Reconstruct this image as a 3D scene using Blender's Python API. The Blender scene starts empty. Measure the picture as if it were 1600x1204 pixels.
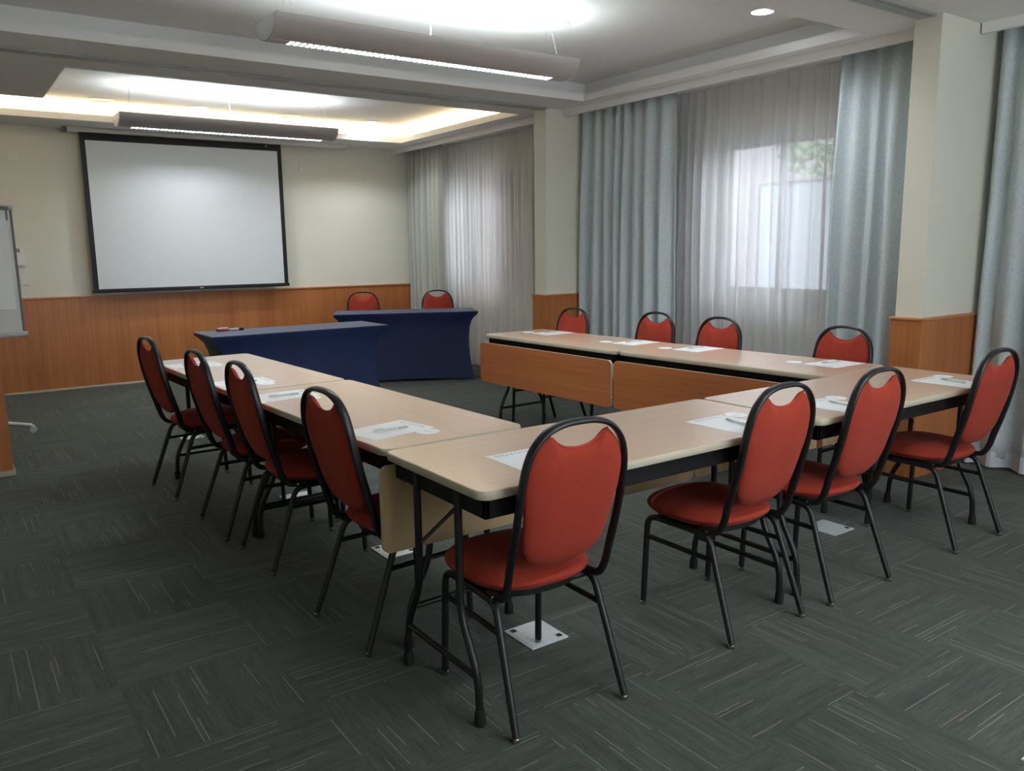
import bpy, bmesh, math, random
from mathutils import Vector, Matrix

random.seed(7)
PI = math.pi
sc = bpy.context.scene
COL = sc.collection

# ------------------------------------------------------------------ camera
r = Vector((0.8168553408948867, -0.5767083280935578, -0.012444129500757227))
d = Vector((-0.10589467076500547, -0.12871423415882188, -0.9860116452803581))
f = Vector((0.5670393908319504, 0.806746645628255, -0.1662112481527328))
cam_data = bpy.data.cameras.new('camera')
cam_data.sensor_width = 36.0
cam_data.sensor_fit = 'HORIZONTAL'
cam_data.lens = 36.0 * 1265.38 / 1600.0
cam_data.clip_start = 0.05
cam_data.clip_end = 200
cam = bpy.data.objects.new('camera', cam_data)
COL.objects.link(cam)
cam.matrix_world = Matrix(((r.x, -d.x, -f.x, 0), (r.y, -d.y, -f.y, 0), (r.z, -d.z, -f.z, 1.4), (0, 0, 0, 1)))
sc.camera = cam

# ------------------------------------------------------------------ world, exposure
world = bpy.data.worlds.new('overcast_sky')
sc.world = world
world.use_nodes = True
bg = world.node_tree.nodes['Background']
bg.inputs[0].default_value = (0.90, 0.94, 1.0, 1)
bg.inputs[1].default_value = 3.0

vs = sc.view_settings
vs.view_transform = 'Standard'
vs.look = 'None'
vs.exposure = 1.1
vs.gamma = 1.0
vs.use_curve_mapping = False
cy = sc.cycles
cy.use_denoising = True
cy.max_bounces = 10
cy.diffuse_bounces = 5
cy.transparent_max_bounces = 16
cy.sample_clamp_indirect = 4.0
cy.caustics_reflective = False
cy.caustics_refractive = False

# strengths of the room's own lights
UPLIGHT_W = 6.3
COVE_W_PER_M = 1.0
DOWN_W = 5.0


def area_light(name, loc, sx, sy, watts, color, direction, spread=PI, parent=None):
    ld = bpy.data.lights.new(name, 'AREA')
    ld.shape = 'RECTANGLE'
    ld.size = sx
    ld.size_y = sy
    ld.energy = watts
    ld.color = color
    ld.spread = spread
    o = bpy.data.objects.new(name, ld)
    COL.objects.link(o)
    o.location = loc
    o.rotation_euler = Vector(direction).to_track_quat('-Z', 'Y').to_euler()
    if parent:
        o.parent = parent
    return o


# ------------------------------------------------------------------ materials
def srgb(r_, g_, b_):
    def c(v):
        v /= 255.0
        return v / 12.92 if v <= 0.04045 else ((v + 0.055) / 1.055) ** 2.4
    return (c(r_), c(g_), c(b_), 1)


class NT:
    def __init__(self, name):
        self.m = bpy.data.materials.new(name)
        self.m.use_nodes = True
        self.t = self.m.node_tree
        self.b = self.t.nodes['Principled BSDF']
        self.out = self.t.nodes['Material Output']

    def n(self, kind, **kw):
        nd = self.t.nodes.new(kind)
        for k, v in kw.items():
            setattr(nd, k, v)
        return nd

    def l(self, a, b):
        self.t.links.new(a, b)

    def math(self, op, a, b=None, c=None):
        nd = self.n('ShaderNodeMath', operation=op)
        for i, v in enumerate((a, b, c)):
            if v is None:
                continue
            if isinstance(v, (int, float)):
                nd.inputs[i].default_value = v
            else:
                self.l(v, nd.inputs[i])
        return nd.outputs[0]

    def comb(self, x, y, z):
        nd = self.n('ShaderNodeCombineXYZ')
        for i, v in enumerate((x, y, z)):
            if isinstance(v, (int, float)):
                nd.inputs[i].default_value = v
            else:
                self.l(v, nd.inputs[i])
        return nd.outputs[0]

    def noise(self, vec, scale=1.0, detail=2.0, rough=0.5):
        nd = self.n('ShaderNodeTexNoise')
        self.l(vec, nd.inputs['Vector'])
        nd.inputs['Scale'].default_value = scale
        nd.inputs['Detail'].default_value = detail
        nd.inputs['Roughness'].default_value = rough
        return nd.outputs['Fac']

    def ramp(self, fac, stops):
        nd = self.n('ShaderNodeValToRGB')
        el = nd.color_ramp.elements
        while len(el) < len(stops):
            el.new(0.5)
        for e, (p_, c_) in zip(el, stops):
            e.position = p_
            e.color = c_
        self.l(fac, nd.inputs[0])
        return nd.outputs[0]

    def bump(self, h, strength=0.2, dist=0.002):
        nd = self.n('ShaderNodeBump')
        nd.inputs['Strength'].default_value = strength
        nd.inputs['Distance'].default_value = dist
        self.l(h, nd.inputs['Height'])
        self.l(nd.outputs[0], self.b.inputs['Normal'])


def plain(name, col, rough=0.5, metal=0.0, spec=0.5, noise_amt=0.06, scale=8.0):
    k = NT(name)
    tc = k.n('ShaderNodeTexCoord')
    fac = k.noise(tc.outputs['Object'], scale, 3)
    lo = tuple(c * (1 - noise_amt) for c in col[:3]) + (1,)
    hi = tuple(min(1, c * (1 + noise_amt)) for c in col[:3]) + (1,)
    k.l(k.ramp(fac, [(0.3, lo), (0.7, hi)]), k.b.inputs['Base Color'])
    k.b.inputs['Roughness'].default_value = rough
    k.b.inputs['Metallic'].default_value = metal
    k.b.inputs['Specular IOR Level'].default_value = spec
    return k.m


def emitter(name, col, strength):
    k = NT(name)
    k.b.inputs['Base Color'].default_value = (0.8, 0.8, 0.8, 1)
    k.b.inputs['Emission Color'].default_value = col
    k.b.inputs['Emission Strength'].default_value = strength
    return k.m


def wood(name, dark, light, axis, rough=0.4, freq=60.0, spec=0.5, coat=0.0):
    """Grain running along `axis` of the object's coordinates."""
    k = NT(name)
    tc = k.n('ShaderNodeTexCoord')
    sep = k.n('ShaderNodeSeparateXYZ')
    k.l(tc.outputs['Object'], sep.inputs[0])
    s = [freq, freq, freq]
    s['XYZ'.index(axis)] = freq * 0.03
    mp = k.n('ShaderNodeMapping')
    mp.inputs['Scale'].default_value = s
    k.l(tc.outputs['Object'], mp.inputs[0])
    n1 = k.noise(mp.outputs[0], 1.0, 4, 0.6)
    mp2 = k.n('ShaderNodeMapping')
    mp2.inputs['Scale'].default_value = [v * 0.12 for v in s]
    k.l(tc.outputs['Object'], mp2.inputs[0])
    n2 = k.noise(mp2.outputs[0], 1.0, 2, 0.5)
    mix = k.math('ADD', k.math('MULTIPLY', n1, 0.55), k.math('MULTIPLY', n2, 0.45))
    k.l(k.ramp(mix, [(0.36, dark), (0.64, light)]), k.b.inputs['Base Color'])
    k.b.inputs['Roughness'].default_value = rough
    k.b.inputs['Specular IOR Level'].default_value = spec
    k.b.inputs['Coat Weight'].default_value = coat
    k.b.inputs['Coat Roughness'].default_value = 0.18
    k.b.inputs['Coat IOR'].default_value = 1.6
    return k.m


def carpet():
    k = NT('striped_carpet_tiles')
    tc = k.n('ShaderNodeTexCoord')
    sep = k.n('ShaderNodeSeparateXYZ')
    k.l(tc.outputs['Object'], sep.inputs[0])
    T = 0.48
    x = k.math('ADD', sep.outputs[0], 12 * T - 1.79)
    y = k.math('ADD', sep.outputs[1], 12 * T - 1.32)
    ix = k.math('FLOOR', k.math('DIVIDE', x, T))
    iy = k.math('FLOOR', k.math('DIVIDE', y, T))
    par = k.math('MODULO', k.math('ADD', k.math('ADD', ix, iy), 40), 2.0)
    inv = k.math('SUBTRACT', 1.0, par)
    u = k.math('ADD', k.math('MULTIPLY', x, par), k.math('MULTIPLY', y, inv))     # across the stripes
    v = k.math('ADD', k.math('MULTIPLY', y, par), k.math('MULTIPLY', x, inv))     # along them
    tid = k.math('ADD', k.math('MULTIPLY', ix, 7.31), k.math('MULTIPLY', iy, 13.7))
    fine = k.noise(k.comb(k.math('MULTIPLY', u, 230), k.math('MULTIPLY', v, 14), tid), 1, 2, 0.6)
    band = k.noise(k.comb(k.math('MULTIPLY', u, 28), k.math('MULTIPLY', v, 1.2), tid), 1, 2, 0.6)
    tile = k.noise(k.comb(tid, 0.0, 0.0), 0.37, 0)
    base = k.math('ADD', k.math('ADD', k.math('MULTIPLY', fine, 0.45), k.math('MULTIPLY', band, 0.4)), k.math('MULTIPLY', tile, 0.15))
    grain = k.noise(tc.outputs['Object'], 420, 2, 0.7)
    base = k.math('ADD', base, k.math('MULTIPLY', k.math('SUBTRACT', grain, 0.5), 0.45))
    c0 = k.ramp(base, [(0.30, srgb(38, 42, 38)), (0.5, srgb(61, 67, 61)), (0.72, srgb(82, 88, 80))])
    # sparse light yarns
    cell = k.math('FLOOR', k.math('DIVIDE', u, 0.0155))
    fr = k.math('FRACT', k.math('DIVIDE', u, 0.0155))
    thin = k.math('LESS_THAN', fr, 0.17)
    seg = k.noise(k.comb(k.math('MULTIPLY', cell, 5.37), k.math('MULTIPLY', v, 2.1), tid), 1, 0)
    on = k.math('GREATER_THAN', seg, 0.66)
    msk = k.math('MULTIPLY', k.math('MULTIPLY', thin, on), k.math('ADD', k.math('MULTIPLY', fine, 0.6), 0.35))
    tint = k.noise(k.comb(cell, tid, 0.0), 0.9, 0)
    yarn = k.ramp(tint, [(0.40, srgb(128, 142, 132)), (0.58, srgb(150, 140, 122)), (0.66, srgb(158, 120, 100))])
    mx = k.n('ShaderNodeMix', data_type='RGBA')
    k.l(msk, mx.inputs[0])
    k.l(c0, mx.inputs[6])
    k.l(yarn, mx.inputs[7])
    k.l(mx.outputs[2], k.b.inputs['Base Color'])
    k.b.inputs['Roughness'].default_value = 0.95
    k.b.inputs['Specular IOR Level'].default_value = 0.15
    k.b.inputs['Sheen Weight'].default_value = 0.15
    k.bump(fine, 0.5, 0.004)
    return k.m


def fabric(name, col, sheen=0.3, weave=420.0, rough=0.85, spec=0.15):
    k = NT(name)
    tc = k.n('ShaderNodeTexCoord')
    vo = k.n('ShaderNodeTexVoronoi')
    vo.inputs['Scale'].default_value = weave
    k.l(tc.outputs['Object'], vo.inputs['Vector'])
    big = k.noise(tc.outputs['Object'], 6, 2)
    lo = tuple(c * 0.80 for c in col[:3]) + (1,)
    hi = tuple(min(1, c * 1.12) for c in col[:3]) + (1,)
    f_ = k.math('ADD', k.math('MULTIPLY', vo.outputs['Distance'], 0.5), k.math('MULTIPLY', big, 0.5))
    k.l(k.ramp(f_, [(0.25, lo), (0.7, hi)]), k.b.inputs['Base Color'])
    k.b.inputs['Roughness'].default_value = rough
    k.b.inputs['Specular IOR Level'].default_value = spec
    k.b.inputs['Sheen Weight'].default_value = sheen
    k.bump(vo.outputs['Distance'], 0.25, 0.001)
    return k.m


def drape(name, col, transl=0.25):
    k = NT(name)
    tc = k.n('ShaderNodeTexCoord')
    mp = k.n('ShaderNodeMapping')
    mp.inputs['Scale'].default_value = (200, 200, 60)
    k.l(tc.outputs['Object'], mp.inputs[0])
    n1 = k.noise(mp.outputs[0], 1, 3)
    lo = tuple(c * 0.88 for c in col[:3]) + (1,)
    hi = tuple(c * 1.1 for c in col[:3]) + (1,)
    colr = k.ramp(n1, [(0.3, lo), (0.7, hi)])
    k.l(colr, k.b.inputs['Base Color'])
    k.b.inputs['Roughness'].default_value = 0.8
    k.b.inputs['Specular IOR Level'].default_value = 0.2
    k.b.inputs['Sheen Weight'].default_value = 0.2
    tr = k.n('ShaderNodeBsdfTranslucent')
    k.l(colr, tr.inputs[0])
    mx = k.n('ShaderNodeMixShader')
    mx.inputs[0].default_value = transl
    k.l(k.b.outputs[0], mx.inputs[1])
    k.l(tr.outputs[0], mx.inputs[2])
    k.l(mx.outputs[0], k.out.inputs[0])
    return k.m


def sheer(name, col, clear=0.4):
    k = NT(name)
    tc = k.n('ShaderNodeTexCoord')
    mp = k.n('ShaderNodeMapping')
    mp.inputs['Scale'].default_value = (30, 60, 1.5)
    k.l(tc.outputs['Object'], mp.inputs[0])
    n1 = k.noise(mp.outputs[0], 1, 2)
    tr = k.n('ShaderNodeBsdfTranslucent')
    tr.inputs[0].default_value = col
    df = k.n('ShaderNodeBsdfDiffuse')
    df.inputs[0].default_value = col
    tp = k.n('ShaderNodeBsdfTransparent')
    m1 = k.n('ShaderNodeMixShader')
    m1.inputs[0].default_value = 0.72
    k.l(df.outputs[0], m1.inputs[1])
    k.l(tr.outputs[0], m1.inputs[2])
    m2 = k.n('ShaderNodeMixShader')
    fac = k.math('ADD', k.math('MULTIPLY', n1, 0.16), clear - 0.08)
    k.l(fac, m2.inputs[0])
    k.l(m1.outputs[0], m2.inputs[1])
    k.l(tp.outputs[0], m2.inputs[2])
    k.l(m2.outputs[0], k.out.inputs[0])
    return k.m


def window_glass():
    k = NT('window_glass')
    k.b.inputs['Base Color'].default_value = (1, 1, 1, 1)
    k.b.inputs['Roughness'].default_value = 0.02
    tp = k.n('ShaderNodeBsdfTransparent')
    tp.inputs[0].default_value = (0.95, 0.97, 0.97, 1)
    gl = k.n('ShaderNodeBsdfGlossy')
    gl.inputs['Roughness'].default_value = 0.02
    fr = k.n('ShaderNodeFresnel')
    fr.inputs[0].default_value = 1.3
    mx = k.n('ShaderNodeMixShader')
    k.l(fr.outputs[0], mx.inputs[0])
    k.l(tp.outputs[0], mx.inputs[1])
    k.l(gl.outputs[0], mx.inputs[2])
    k.l(mx.outputs[0], k.out.inputs[0])
    return k.m


M = {}
M['carpet'] = carpet()
M['cream'] = plain('cream_wall_paint', srgb(228, 227, 212), 0.7, noise_amt=0.015, scale=2, spec=0.3)
M['white'] = plain('white_ceiling_paint', srgb(240, 240, 239), 0.75, noise_amt=0.01, scale=2, spec=0.2)
M['offwhite'] = plain('white_plastic', srgb(228, 228, 222), 0.4, noise_amt=0.01)
M['wainscot'] = wood('wainscot_wood', srgb(164, 98, 50), srgb(190, 122, 70), 'Z', 0.38, 45)
M['woodcap'] = wood('wainscot_cap_wood', srgb(176, 112, 66), srgb(204, 142, 92), 'X', 0.35, 45)
M['laminate'] = wood('table_laminate', srgb(212, 176, 146), srgb(224, 190, 162), 'X', 0.36, 50, spec=0.6, coat=0.7)
M['panel'] = wood('modesty_panel_laminate', srgb(168, 98, 54), srgb(190, 118, 70), 'X', 0.4, 50)
M['panelback'] = plain('panel_back_beige', srgb(200, 172, 128), 0.55, noise_amt=0.03)
M['edge'] = plain('beige_edge_band', srgb(188, 180, 158), 0.5, noise_amt=0.02)
M['black'] = plain('black_painted_steel', srgb(24, 24, 26), 0.38, noise_amt=0.05)
M['apron'] = plain('black_table_apron', srgb(14, 14, 15), 0.6, noise_amt=0.05, spec=0.3)
M['rubber'] = plain('black_rubber', srgb(16, 16, 17), 0.7)
M['chrome'] = plain('worn_chrome', srgb(190, 190, 188), 0.25, 1.0)
M['rust'] = fabric('rust_orange_fabric', srgb(156, 56, 40), 0.05)
M['piping'] = fabric('rust_piping_highlight', srgb(170, 66, 48), 0.1)  # same rust, made paler to paint the highlight along the cutout lip
M['navy'] = fabric('navy_stretch_fabric', srgb(18, 38, 82), 0.08, 700, 0.5, 0.5)
M['drape_grey'] = drape('grey_green_drape', srgb(228, 237, 240), 0.30)
M['drape_warmlit'] = drape('grey_green_drape_warm_lit', srgb(214, 216, 208), 0.28)  # same drape cloth, tinted for the warm light near the screen
M['sheer'] = sheer('white_sheer_voile', srgb(244, 243, 246), 0.29)
M['sheer2'] = sheer('white_sheer_voile_far', srgb(244, 242, 242), 0.24)
M['glass'] = window_glass()
M['frame'] = plain('white_window_frame', srgb(205, 203, 198), 0.45, noise_amt=0.01)
M['screen'] = plain('projection_screen_cloth', srgb(222, 226, 228), 0.8, noise_amt=0.006, spec=0.1)
M['screenblack'] = plain('screen_black_border', srgb(16, 20, 20), 0.6)
M['lampgrey'] = plain('silver_lamp_shell', srgb(186, 180, 178), 0.45, 0.0, noise_amt=0.02)
M['lampcap_lit'] = plain('silver_lamp_end_cap_lit', srgb(226, 230, 230), 0.45, noise_amt=0.02)  # silver of the shell, lightened for lamp light leaking onto the ends
M['blade'] = plain('white_louvre_blade', srgb(225, 225, 225), 0.35)
M['tube'] = emitter('fluorescent_tube', (0.93, 0.97, 1.0, 1), 12.0)
M['led'] = emitter('downlight_lens', (0.9, 0.95, 1.0, 1), 14.0)
M['ledwarm'] = emitter('warm_led_tape', (1.0, 0.76, 0.46, 1), 6.0)
M['paper'] = plain('white_paper', srgb(248, 251, 252), 0.38, noise_amt=0.006)
M['ink'] = plain('grey_print', srgb(165, 172, 178), 0.6)
M['ink2'] = plain('dark_grey_print', srgb(90, 92, 96), 0.6)
M['pen'] = plain('pale_green_pen_plastic', srgb(196, 206, 198), 0.35, noise_amt=0.03)
M['pencap'] = plain('grey_pen_cap', srgb(170, 180, 172), 0.35)
M['plate'] = plain('brushed_aluminium_plate', srgb(206, 212, 214), 0.35, 0.25, noise_amt=0.04, scale=40)
M['alu'] = plain('aluminium_track', srgb(168, 172, 170), 0.45)
M['darkgap'] = plain('dark_track_slot', srgb(24, 24, 24), 0.8)
M['lightgrey'] = plain('light_grey_metal', srgb(205, 208, 208), 0.35, 0.0)
M['clampgrey'] = plain('dark_grey_clamp', srgb(104, 108, 108), 0.4)
M['lcd'] = plain('grey_display', srgb(120, 124, 120), 0.3)
M['red'] = plain('red_marker_plastic', srgb(150, 30, 34), 0.4)
M['pink'] = plain('pale_pink_top', srgb(228, 178, 172), 0.5)
M['outdoor_wall'] = plain('pale_render', srgb(158, 150, 154), 0.9, noise_amt=0.05, scale=3)
M['outdoor_low'] = plain('white_render', srgb(164, 170, 180), 0.9, noise_amt=0.03, scale=3)
M['outdoor_ground'] = plain('grey_paving', srgb(150, 148, 142), 0.9, noise_amt=0.1, scale=3)
M['leaf'] = plain('green_leaves', srgb(124, 148, 112), 0.7, noise_amt=0.35, scale=5)
M['bark'] = plain('bark', srgb(90, 74, 60), 0.9, noise_amt=0.2)
M['roof'] = plain('outdoor_window_glass', srgb(120, 128, 150), 0.2)


# ------------------------------------------------------------------ mesh helpers
def obj(name, bm, mat, parent=None, smooth=False, loc=None):
    bmesh.ops.recalc_face_normals(bm, faces=bm.faces[:])
    me = bpy.data.meshes.new(name)
    bm.to_mesh(me)
    bm.free()
    mats = mat if isinstance(mat, (list, tuple)) else [mat]
    for m_ in mats:
        me.materials.append(M[m_])
    if smooth:
        for p_ in me.polygons:
            p_.use_smooth = True
        me.set_sharp_from_angle(angle=math.radians(40))
    o = bpy.data.objects.new(name, me)
    COL.objects.link(o)
    if parent:
        o.parent = parent
    if loc:
        o.location = loc
    return o


def tag(o, label, cat, group=None, kind=None):
    o['label'] = label
    o['category'] = cat
    if group:
        o['group'] = group
    if kind:
        o['kind'] = kind
    return o


def empty(name, loc=(0, 0, 0), rz=0.0):
    o = bpy.data.objects.new(name, None)
    COL.objects.link(o)
    o.empty_display_size = 0.1
    o.location = loc
    o.rotation_euler = (0, 0, rz)
    return o


def struct(name, bm, mat, smooth=False):
    o = obj(name, bm, mat, None, smooth)
    o['kind'] = 'structure'
    return o


def copy_tree(o, parent=None):
    c = o.copy()
    COL.objects.link(c)
    if parent:
        c.parent = parent
    for ch in list(o.children):
        copy_tree(ch, c)
    return c


def box(bm, x0, x1, y0, y1, z0, z1, bev=0.0, mi=0):
    vs_ = [bm.verts.new((x, y, z)) for z in (z0, z1) for y in (y0, y1) for x in (x0, x1)]
    idx = [(0, 1, 3, 2), (4, 6, 7, 5), (0, 4, 5, 1), (2, 3, 7, 6), (0, 2, 6, 4), (1, 5, 7, 3)]
    fs = [bm.faces.new([vs_[i] for i in t]) for t in idx]
    for f_ in fs:
        f_.material_index = mi
    if bev > 0:
        es = list({e for f_ in fs for e in f_.edges})
        bmesh.ops.bevel(bm, geom=es, offset=bev, segments=2, profile=0.5, affect='EDGES')
    return bm


def catmull(pts, n=6):
    P = [Vector(p_) for p_ in pts]
    out = []
    for i in range(len(P) - 1):
        p0 = P[i - 1] if i > 0 else P[i] * 2 - P[i + 1]
        p1, p2 = P[i], P[i + 1]
        p3 = P[i + 2] if i + 2 < len(P) else P[i + 1] * 2 - P[i]
        for k in range(n):
            t = k / n
            out.append(0.5 * ((2 * p1) + (p2 - p0) * t + (2 * p0 - 5 * p1 + 4 * p2 - p3) * t * t + (3 * p1 - p0 - 3 * p2 + p3) * t ** 3))
    out.append(P[-1])
    return out


def fillet(pts, rad, n=6):
    """Polyline with its inner corners rounded."""
    P = [Vector(p_) for p_ in pts]
    out = [P[0]]
    for i in range(1, len(P) - 1):
        a, b, c = P[i - 1], P[i], P[i + 1]
        r_ = min(rad, (a - b).length * 0.45, (c - b).length * 0.45)
        s, e = b + (a - b).normalized() * r_, b + (c - b).normalized() * r_
        for k in range(n + 1):
            t = k / n
            out.append((1 - t) ** 2 * s + 2 * t * (1 - t) * b + t * t * e)
    out.append(P[-1])
    return out


def tube(bm, path, ra, rb=None, side=None, seg=12, mi=0, radii=None):
    """Sweep an ellipse (ra along `side`, rb across) along a path."""
    rb = rb or ra
    P = [Vector(p_) for p_ in path]
    rings = []
    prev = None
    for i, p_ in enumerate(P):
        t = (P[min(i + 1, len(P) - 1)] - P[max(i - 1, 0)]).normalized()
        if side is not None:
            s = Vector(side)
            s = (s - t * s.dot(t)).normalized()
        elif prev is None:
            s = t.orthogonal().normalized()
        else:
            s = (prev - t * prev.dot(t)).normalized()
        prev = s
        u = t.cross(s)
        k_ = radii[i] if radii else 1.0
        rings.append([bm.verts.new(p_ + (s * ra * math.cos(a) + u * rb * math.sin(a)) * k_)
                      for a in (2 * PI * j / seg for j in range(seg))])
    for A, B in zip(rings, rings[1:]):
        for j in range(seg):
            bm.faces.new((A[j], A[(j + 1) % seg], B[(j + 1) % seg], B[j])).material_index = mi
    bm.faces.new(rings[0][::-1]).material_index = mi
    bm.faces.new(rings[-1]).material_index = mi
    return bm


def lathe(bm, prof, seg=20, cx=0, cy_=0, mi=0):
    rings = [[bm.verts.new((cx + r_ * math.cos(2 * PI * j / seg), cy_ + r_ * math.sin(2 * PI * j / seg), z))
              for j in range(seg)] for r_, z in prof]
    for A, B in zip(rings, rings[1:]):
        for j in range(seg):
            bm.faces.new((A[j], A[(j + 1) % seg], B[(j + 1) % seg], B[j])).material_index = mi
    bm.faces.new(rings[0][::-1]).material_index = mi
    bm.faces.new(rings[-1]).material_index = mi
    return bm


def prism(bm, outline, z0, z1, mi=0, mi_side=None):
    a = [bm.verts.new((x, y, z0)) for x, y in outline]
    b = [bm.verts.new((x, y, z1)) for x, y in outline]
    bm.faces.new(a[::-1]).material_index = mi
    bm.faces.new(b).material_index = mi
    n = len(a)
    for i in range(n):
        bm.faces.new((a[i], a[(i + 1) % n], b[(i + 1) % n], b[i])).material_index = mi if mi_side is None else mi_side
    return bm


def round_rect(hx, hy, r_, n=6):
    out = []
    for cx, cy_, a0 in ((hx - r_, hy - r_, 0), (-hx + r_, hy - r_, PI / 2), (-hx + r_, -hy + r_, PI), (hx - r_, -hy + r_, 1.5 * PI)):
        for k in range(n + 1):
            a = a0 + PI / 2 * k / n
            out.append((cx + r_ * math.cos(a), cy_ + r_ * math.sin(a)))
    return out


# ------------------------------------------------------------------ room shell
X0, X1, Y0, Y1 = -1.6, 5.5, -2.2, 9.56       # walls' inner faces
ZS, ZC = 2.66, 2.84                          # soffit underside, coffer ceiling

bm = bmesh.new()
box(bm, X0 - .2, X1 + .3, Y0 - .2, Y1 + .3, -0.12, 0)
struct('floor', bm, 'carpet')

bm = bmesh.new()
box(bm, X0 - .2, X1 + .3, Y1, Y1 + .2, 0, 3.1)
struct('wall_back', bm, 'cream')
bm = bmesh.new()
box(bm, X0 - .2, X0, Y0 - .2, Y1 + .2, 0, 3.1)
struct('wall_left', bm, 'cream')
bm = bmesh.new()
FW = (0.6, 4.2, .95, 2.45)          # wide unseen window added behind the camera to bring in daylight
box(bm, X0 - .2, FW[0], Y0 - .2, Y0, 0, 3.1)
box(bm, FW[1], X1 + .3, Y0 - .2, Y0, 0, 3.1)
box(bm, FW[0], FW[1], Y0 - .2, Y0, 0, FW[2])
box(bm, FW[0], FW[1], Y0 - .2, Y0, FW[3], 3.1)
struct('wall_front', bm, 'cream')
bm = bmesh.new()
for q in range(5):
    xx = FW[0] + (FW[1] - FW[0] - .05) * q / 4
    box(bm, xx, xx + .05, Y0 - .12, Y0 - .06, FW[2], FW[3], .004)
box(bm, FW[0], FW[1], Y0 - .12, Y0 - .06, FW[2], FW[2] + .05, .004)
box(bm, FW[0], FW[1], Y0 - .12, Y0 - .06, FW[3] - .05, FW[3], .004)
struct('window_4', bm, 'frame')

WINS = [(7.62, 9.10, .92, 2.38), (3.62, 4.77, .95, 2.30), (-1.5, 0.5, .95, 2.30)]  # last opening is an unseen window added for daylight from behind right
bm = bmesh.new()
ycur = Y1 + .2
for (a, b, z0, z1) in WINS:
    box(bm, X1, X1 + .2, b, ycur, 0, 3.1)
    box(bm, X1, X1 + .2, a, b, 0, z0)
    box(bm, X1, X1 + .2, a, b, z1, 3.1)
    ycur = a
box(bm, X1, X1 + .2, Y0 - .2, ycur, 0, 3.1)
struct('wall_right', bm, 'cream')

# ceilings: slab, soffit with thin lip, and the cove walls set back behind the lip
CO1 = (-0.9, 4.77, 3.0, 5.65)                # coffer over the tables
CO2A = (0.87, 4.70, 6.51, 8.93)              # coffer by the screen
CO2B = (-1.1, 0.87, 7.84, 8.93)
CO0 = (-0.9, 4.77, -1.6, 1.7)                # coffer over the camera
RX0, RX1, RY0, RY1 = X0 - .1, X1 + .1, Y0 - .1, Y1 + .1


def slab_with_holes(bm, holes, z0, z1):
    xs = sorted({RX0, RX1} | {h[0] for h in holes} | {h[1] for h in holes})
    ys = sorted({RY0, RY1} | {h[2] for h in holes} | {h[3] for h in holes})
    nx, ny = len(xs) - 1, len(ys) - 1
    solid = [[not any(h[0] - 1e-6 <= (xs[i] + xs[i + 1]) / 2 <= h[1] and h[2] <= (ys[j] + ys[j + 1]) / 2 <= h[3] for h in holes)
              for j in range(ny)] for i in range(nx)]
    V = {}

    def v(i, j, z):
        if (i, j, z) not in V:
            V[(i, j, z)] = bm.verts.new((xs[i], ys[j], z))
        return V[(i, j, z)]
    for i in range(nx):
        for j in range(ny):
            if not solid[i][j]:
                continue
            bm.faces.new((v(i, j, z0), v(i, j + 1, z0), v(i + 1, j + 1, z0), v(i + 1, j, z0)))
            bm.faces.new((v(i, j, z1), v(i + 1, j, z1), v(i + 1, j + 1, z1), v(i, j + 1, z1)))
            for di, dj, a, b in ((-1, 0, (0, 0), (0, 1)), (1, 0, (1, 1), (1, 0)), (0, -1, (1, 0), (0, 0)), (0, 1, (0, 1), (1, 1))):
                ii, jj = i + di, j + dj
                if not (0 <= ii < nx and 0 <= jj < ny) or not solid[ii][jj]:
                    p0, p1 = (i + a[0], j + a[1]), (i + b[0], j + b[1])
                    bm.faces.new((v(*p0, z0), v(*p1, z0), v(*p1, z1), v(*p0, z1)))


def grow(h, e=.15):
    return (h[0] - e, h[1] + e, h[2] - e, h[3] + e)


bm = bmesh.new()
slab_with_holes(bm, [CO1, CO2A, CO2B, CO0], ZS, ZS + .06)
struct('ceiling', bm, 'white')
bm = bmesh.new()
slab_with_holes(bm, [grow(CO1), grow(CO2A), grow(CO2B), grow(CO0)], ZS + .06, ZC)
struct('ceiling', bm, 'white')
bm = bmesh.new()
box(bm, RX0, RX1, RY0, RY1, ZC, ZC + .1)
struct('ceiling', bm, 'white')
# curtain pelmets
for (a, b, xp) in ((6.29, Y1, 4.90), (2.67, 6.09, 4.90), (Y0, 2.49, 5.12)):
    bm = bmesh.new()
    box(bm, xp, xp + .03, a, b, 2.60, ZS)
    struct('trim_1', bm, 'white')

# pillars between the curtain bays, with their wood panelling
for (a, b, nm) in ((6.10, 6.28, 'wall_pillar'), (2.50, 2.66, 'wall_pillar')):
    bm = bmesh.new()
    box(bm, 4.70, X1, a, b, 0, ZS)
    struct(nm, bm, 'cream')
    bm = bmesh.new()
    box(bm, 4.682, 5.34, a - .018, b + .018, 0.0, .955, .002)
    struct('trim_2', bm, 'wainscot')
    bm = bmesh.new()
    box(bm, 4.674, 5.34, a - .026, b + .026, .955, .97, .003)
    struct('trim_3', bm, 'woodcap')
# back wall panelling
bm = bmesh.new()
box(bm, X0, 5.30, Y1 - .018, Y1, 0.0, .955, .002)
struct('trim_2', bm, 'wainscot')
bm = bmesh.new()
box(bm, X0, 5.30, Y1 - .028, Y1, .955, .972, .003)
struct('trim_3', bm, 'woodcap')
bm = bmesh.new()
box(bm, X0, 5.30, Y1 - .035, Y1 - .018, 0.0, .022, .004)
struct('baseboard_back', bm, 'edge')
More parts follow.
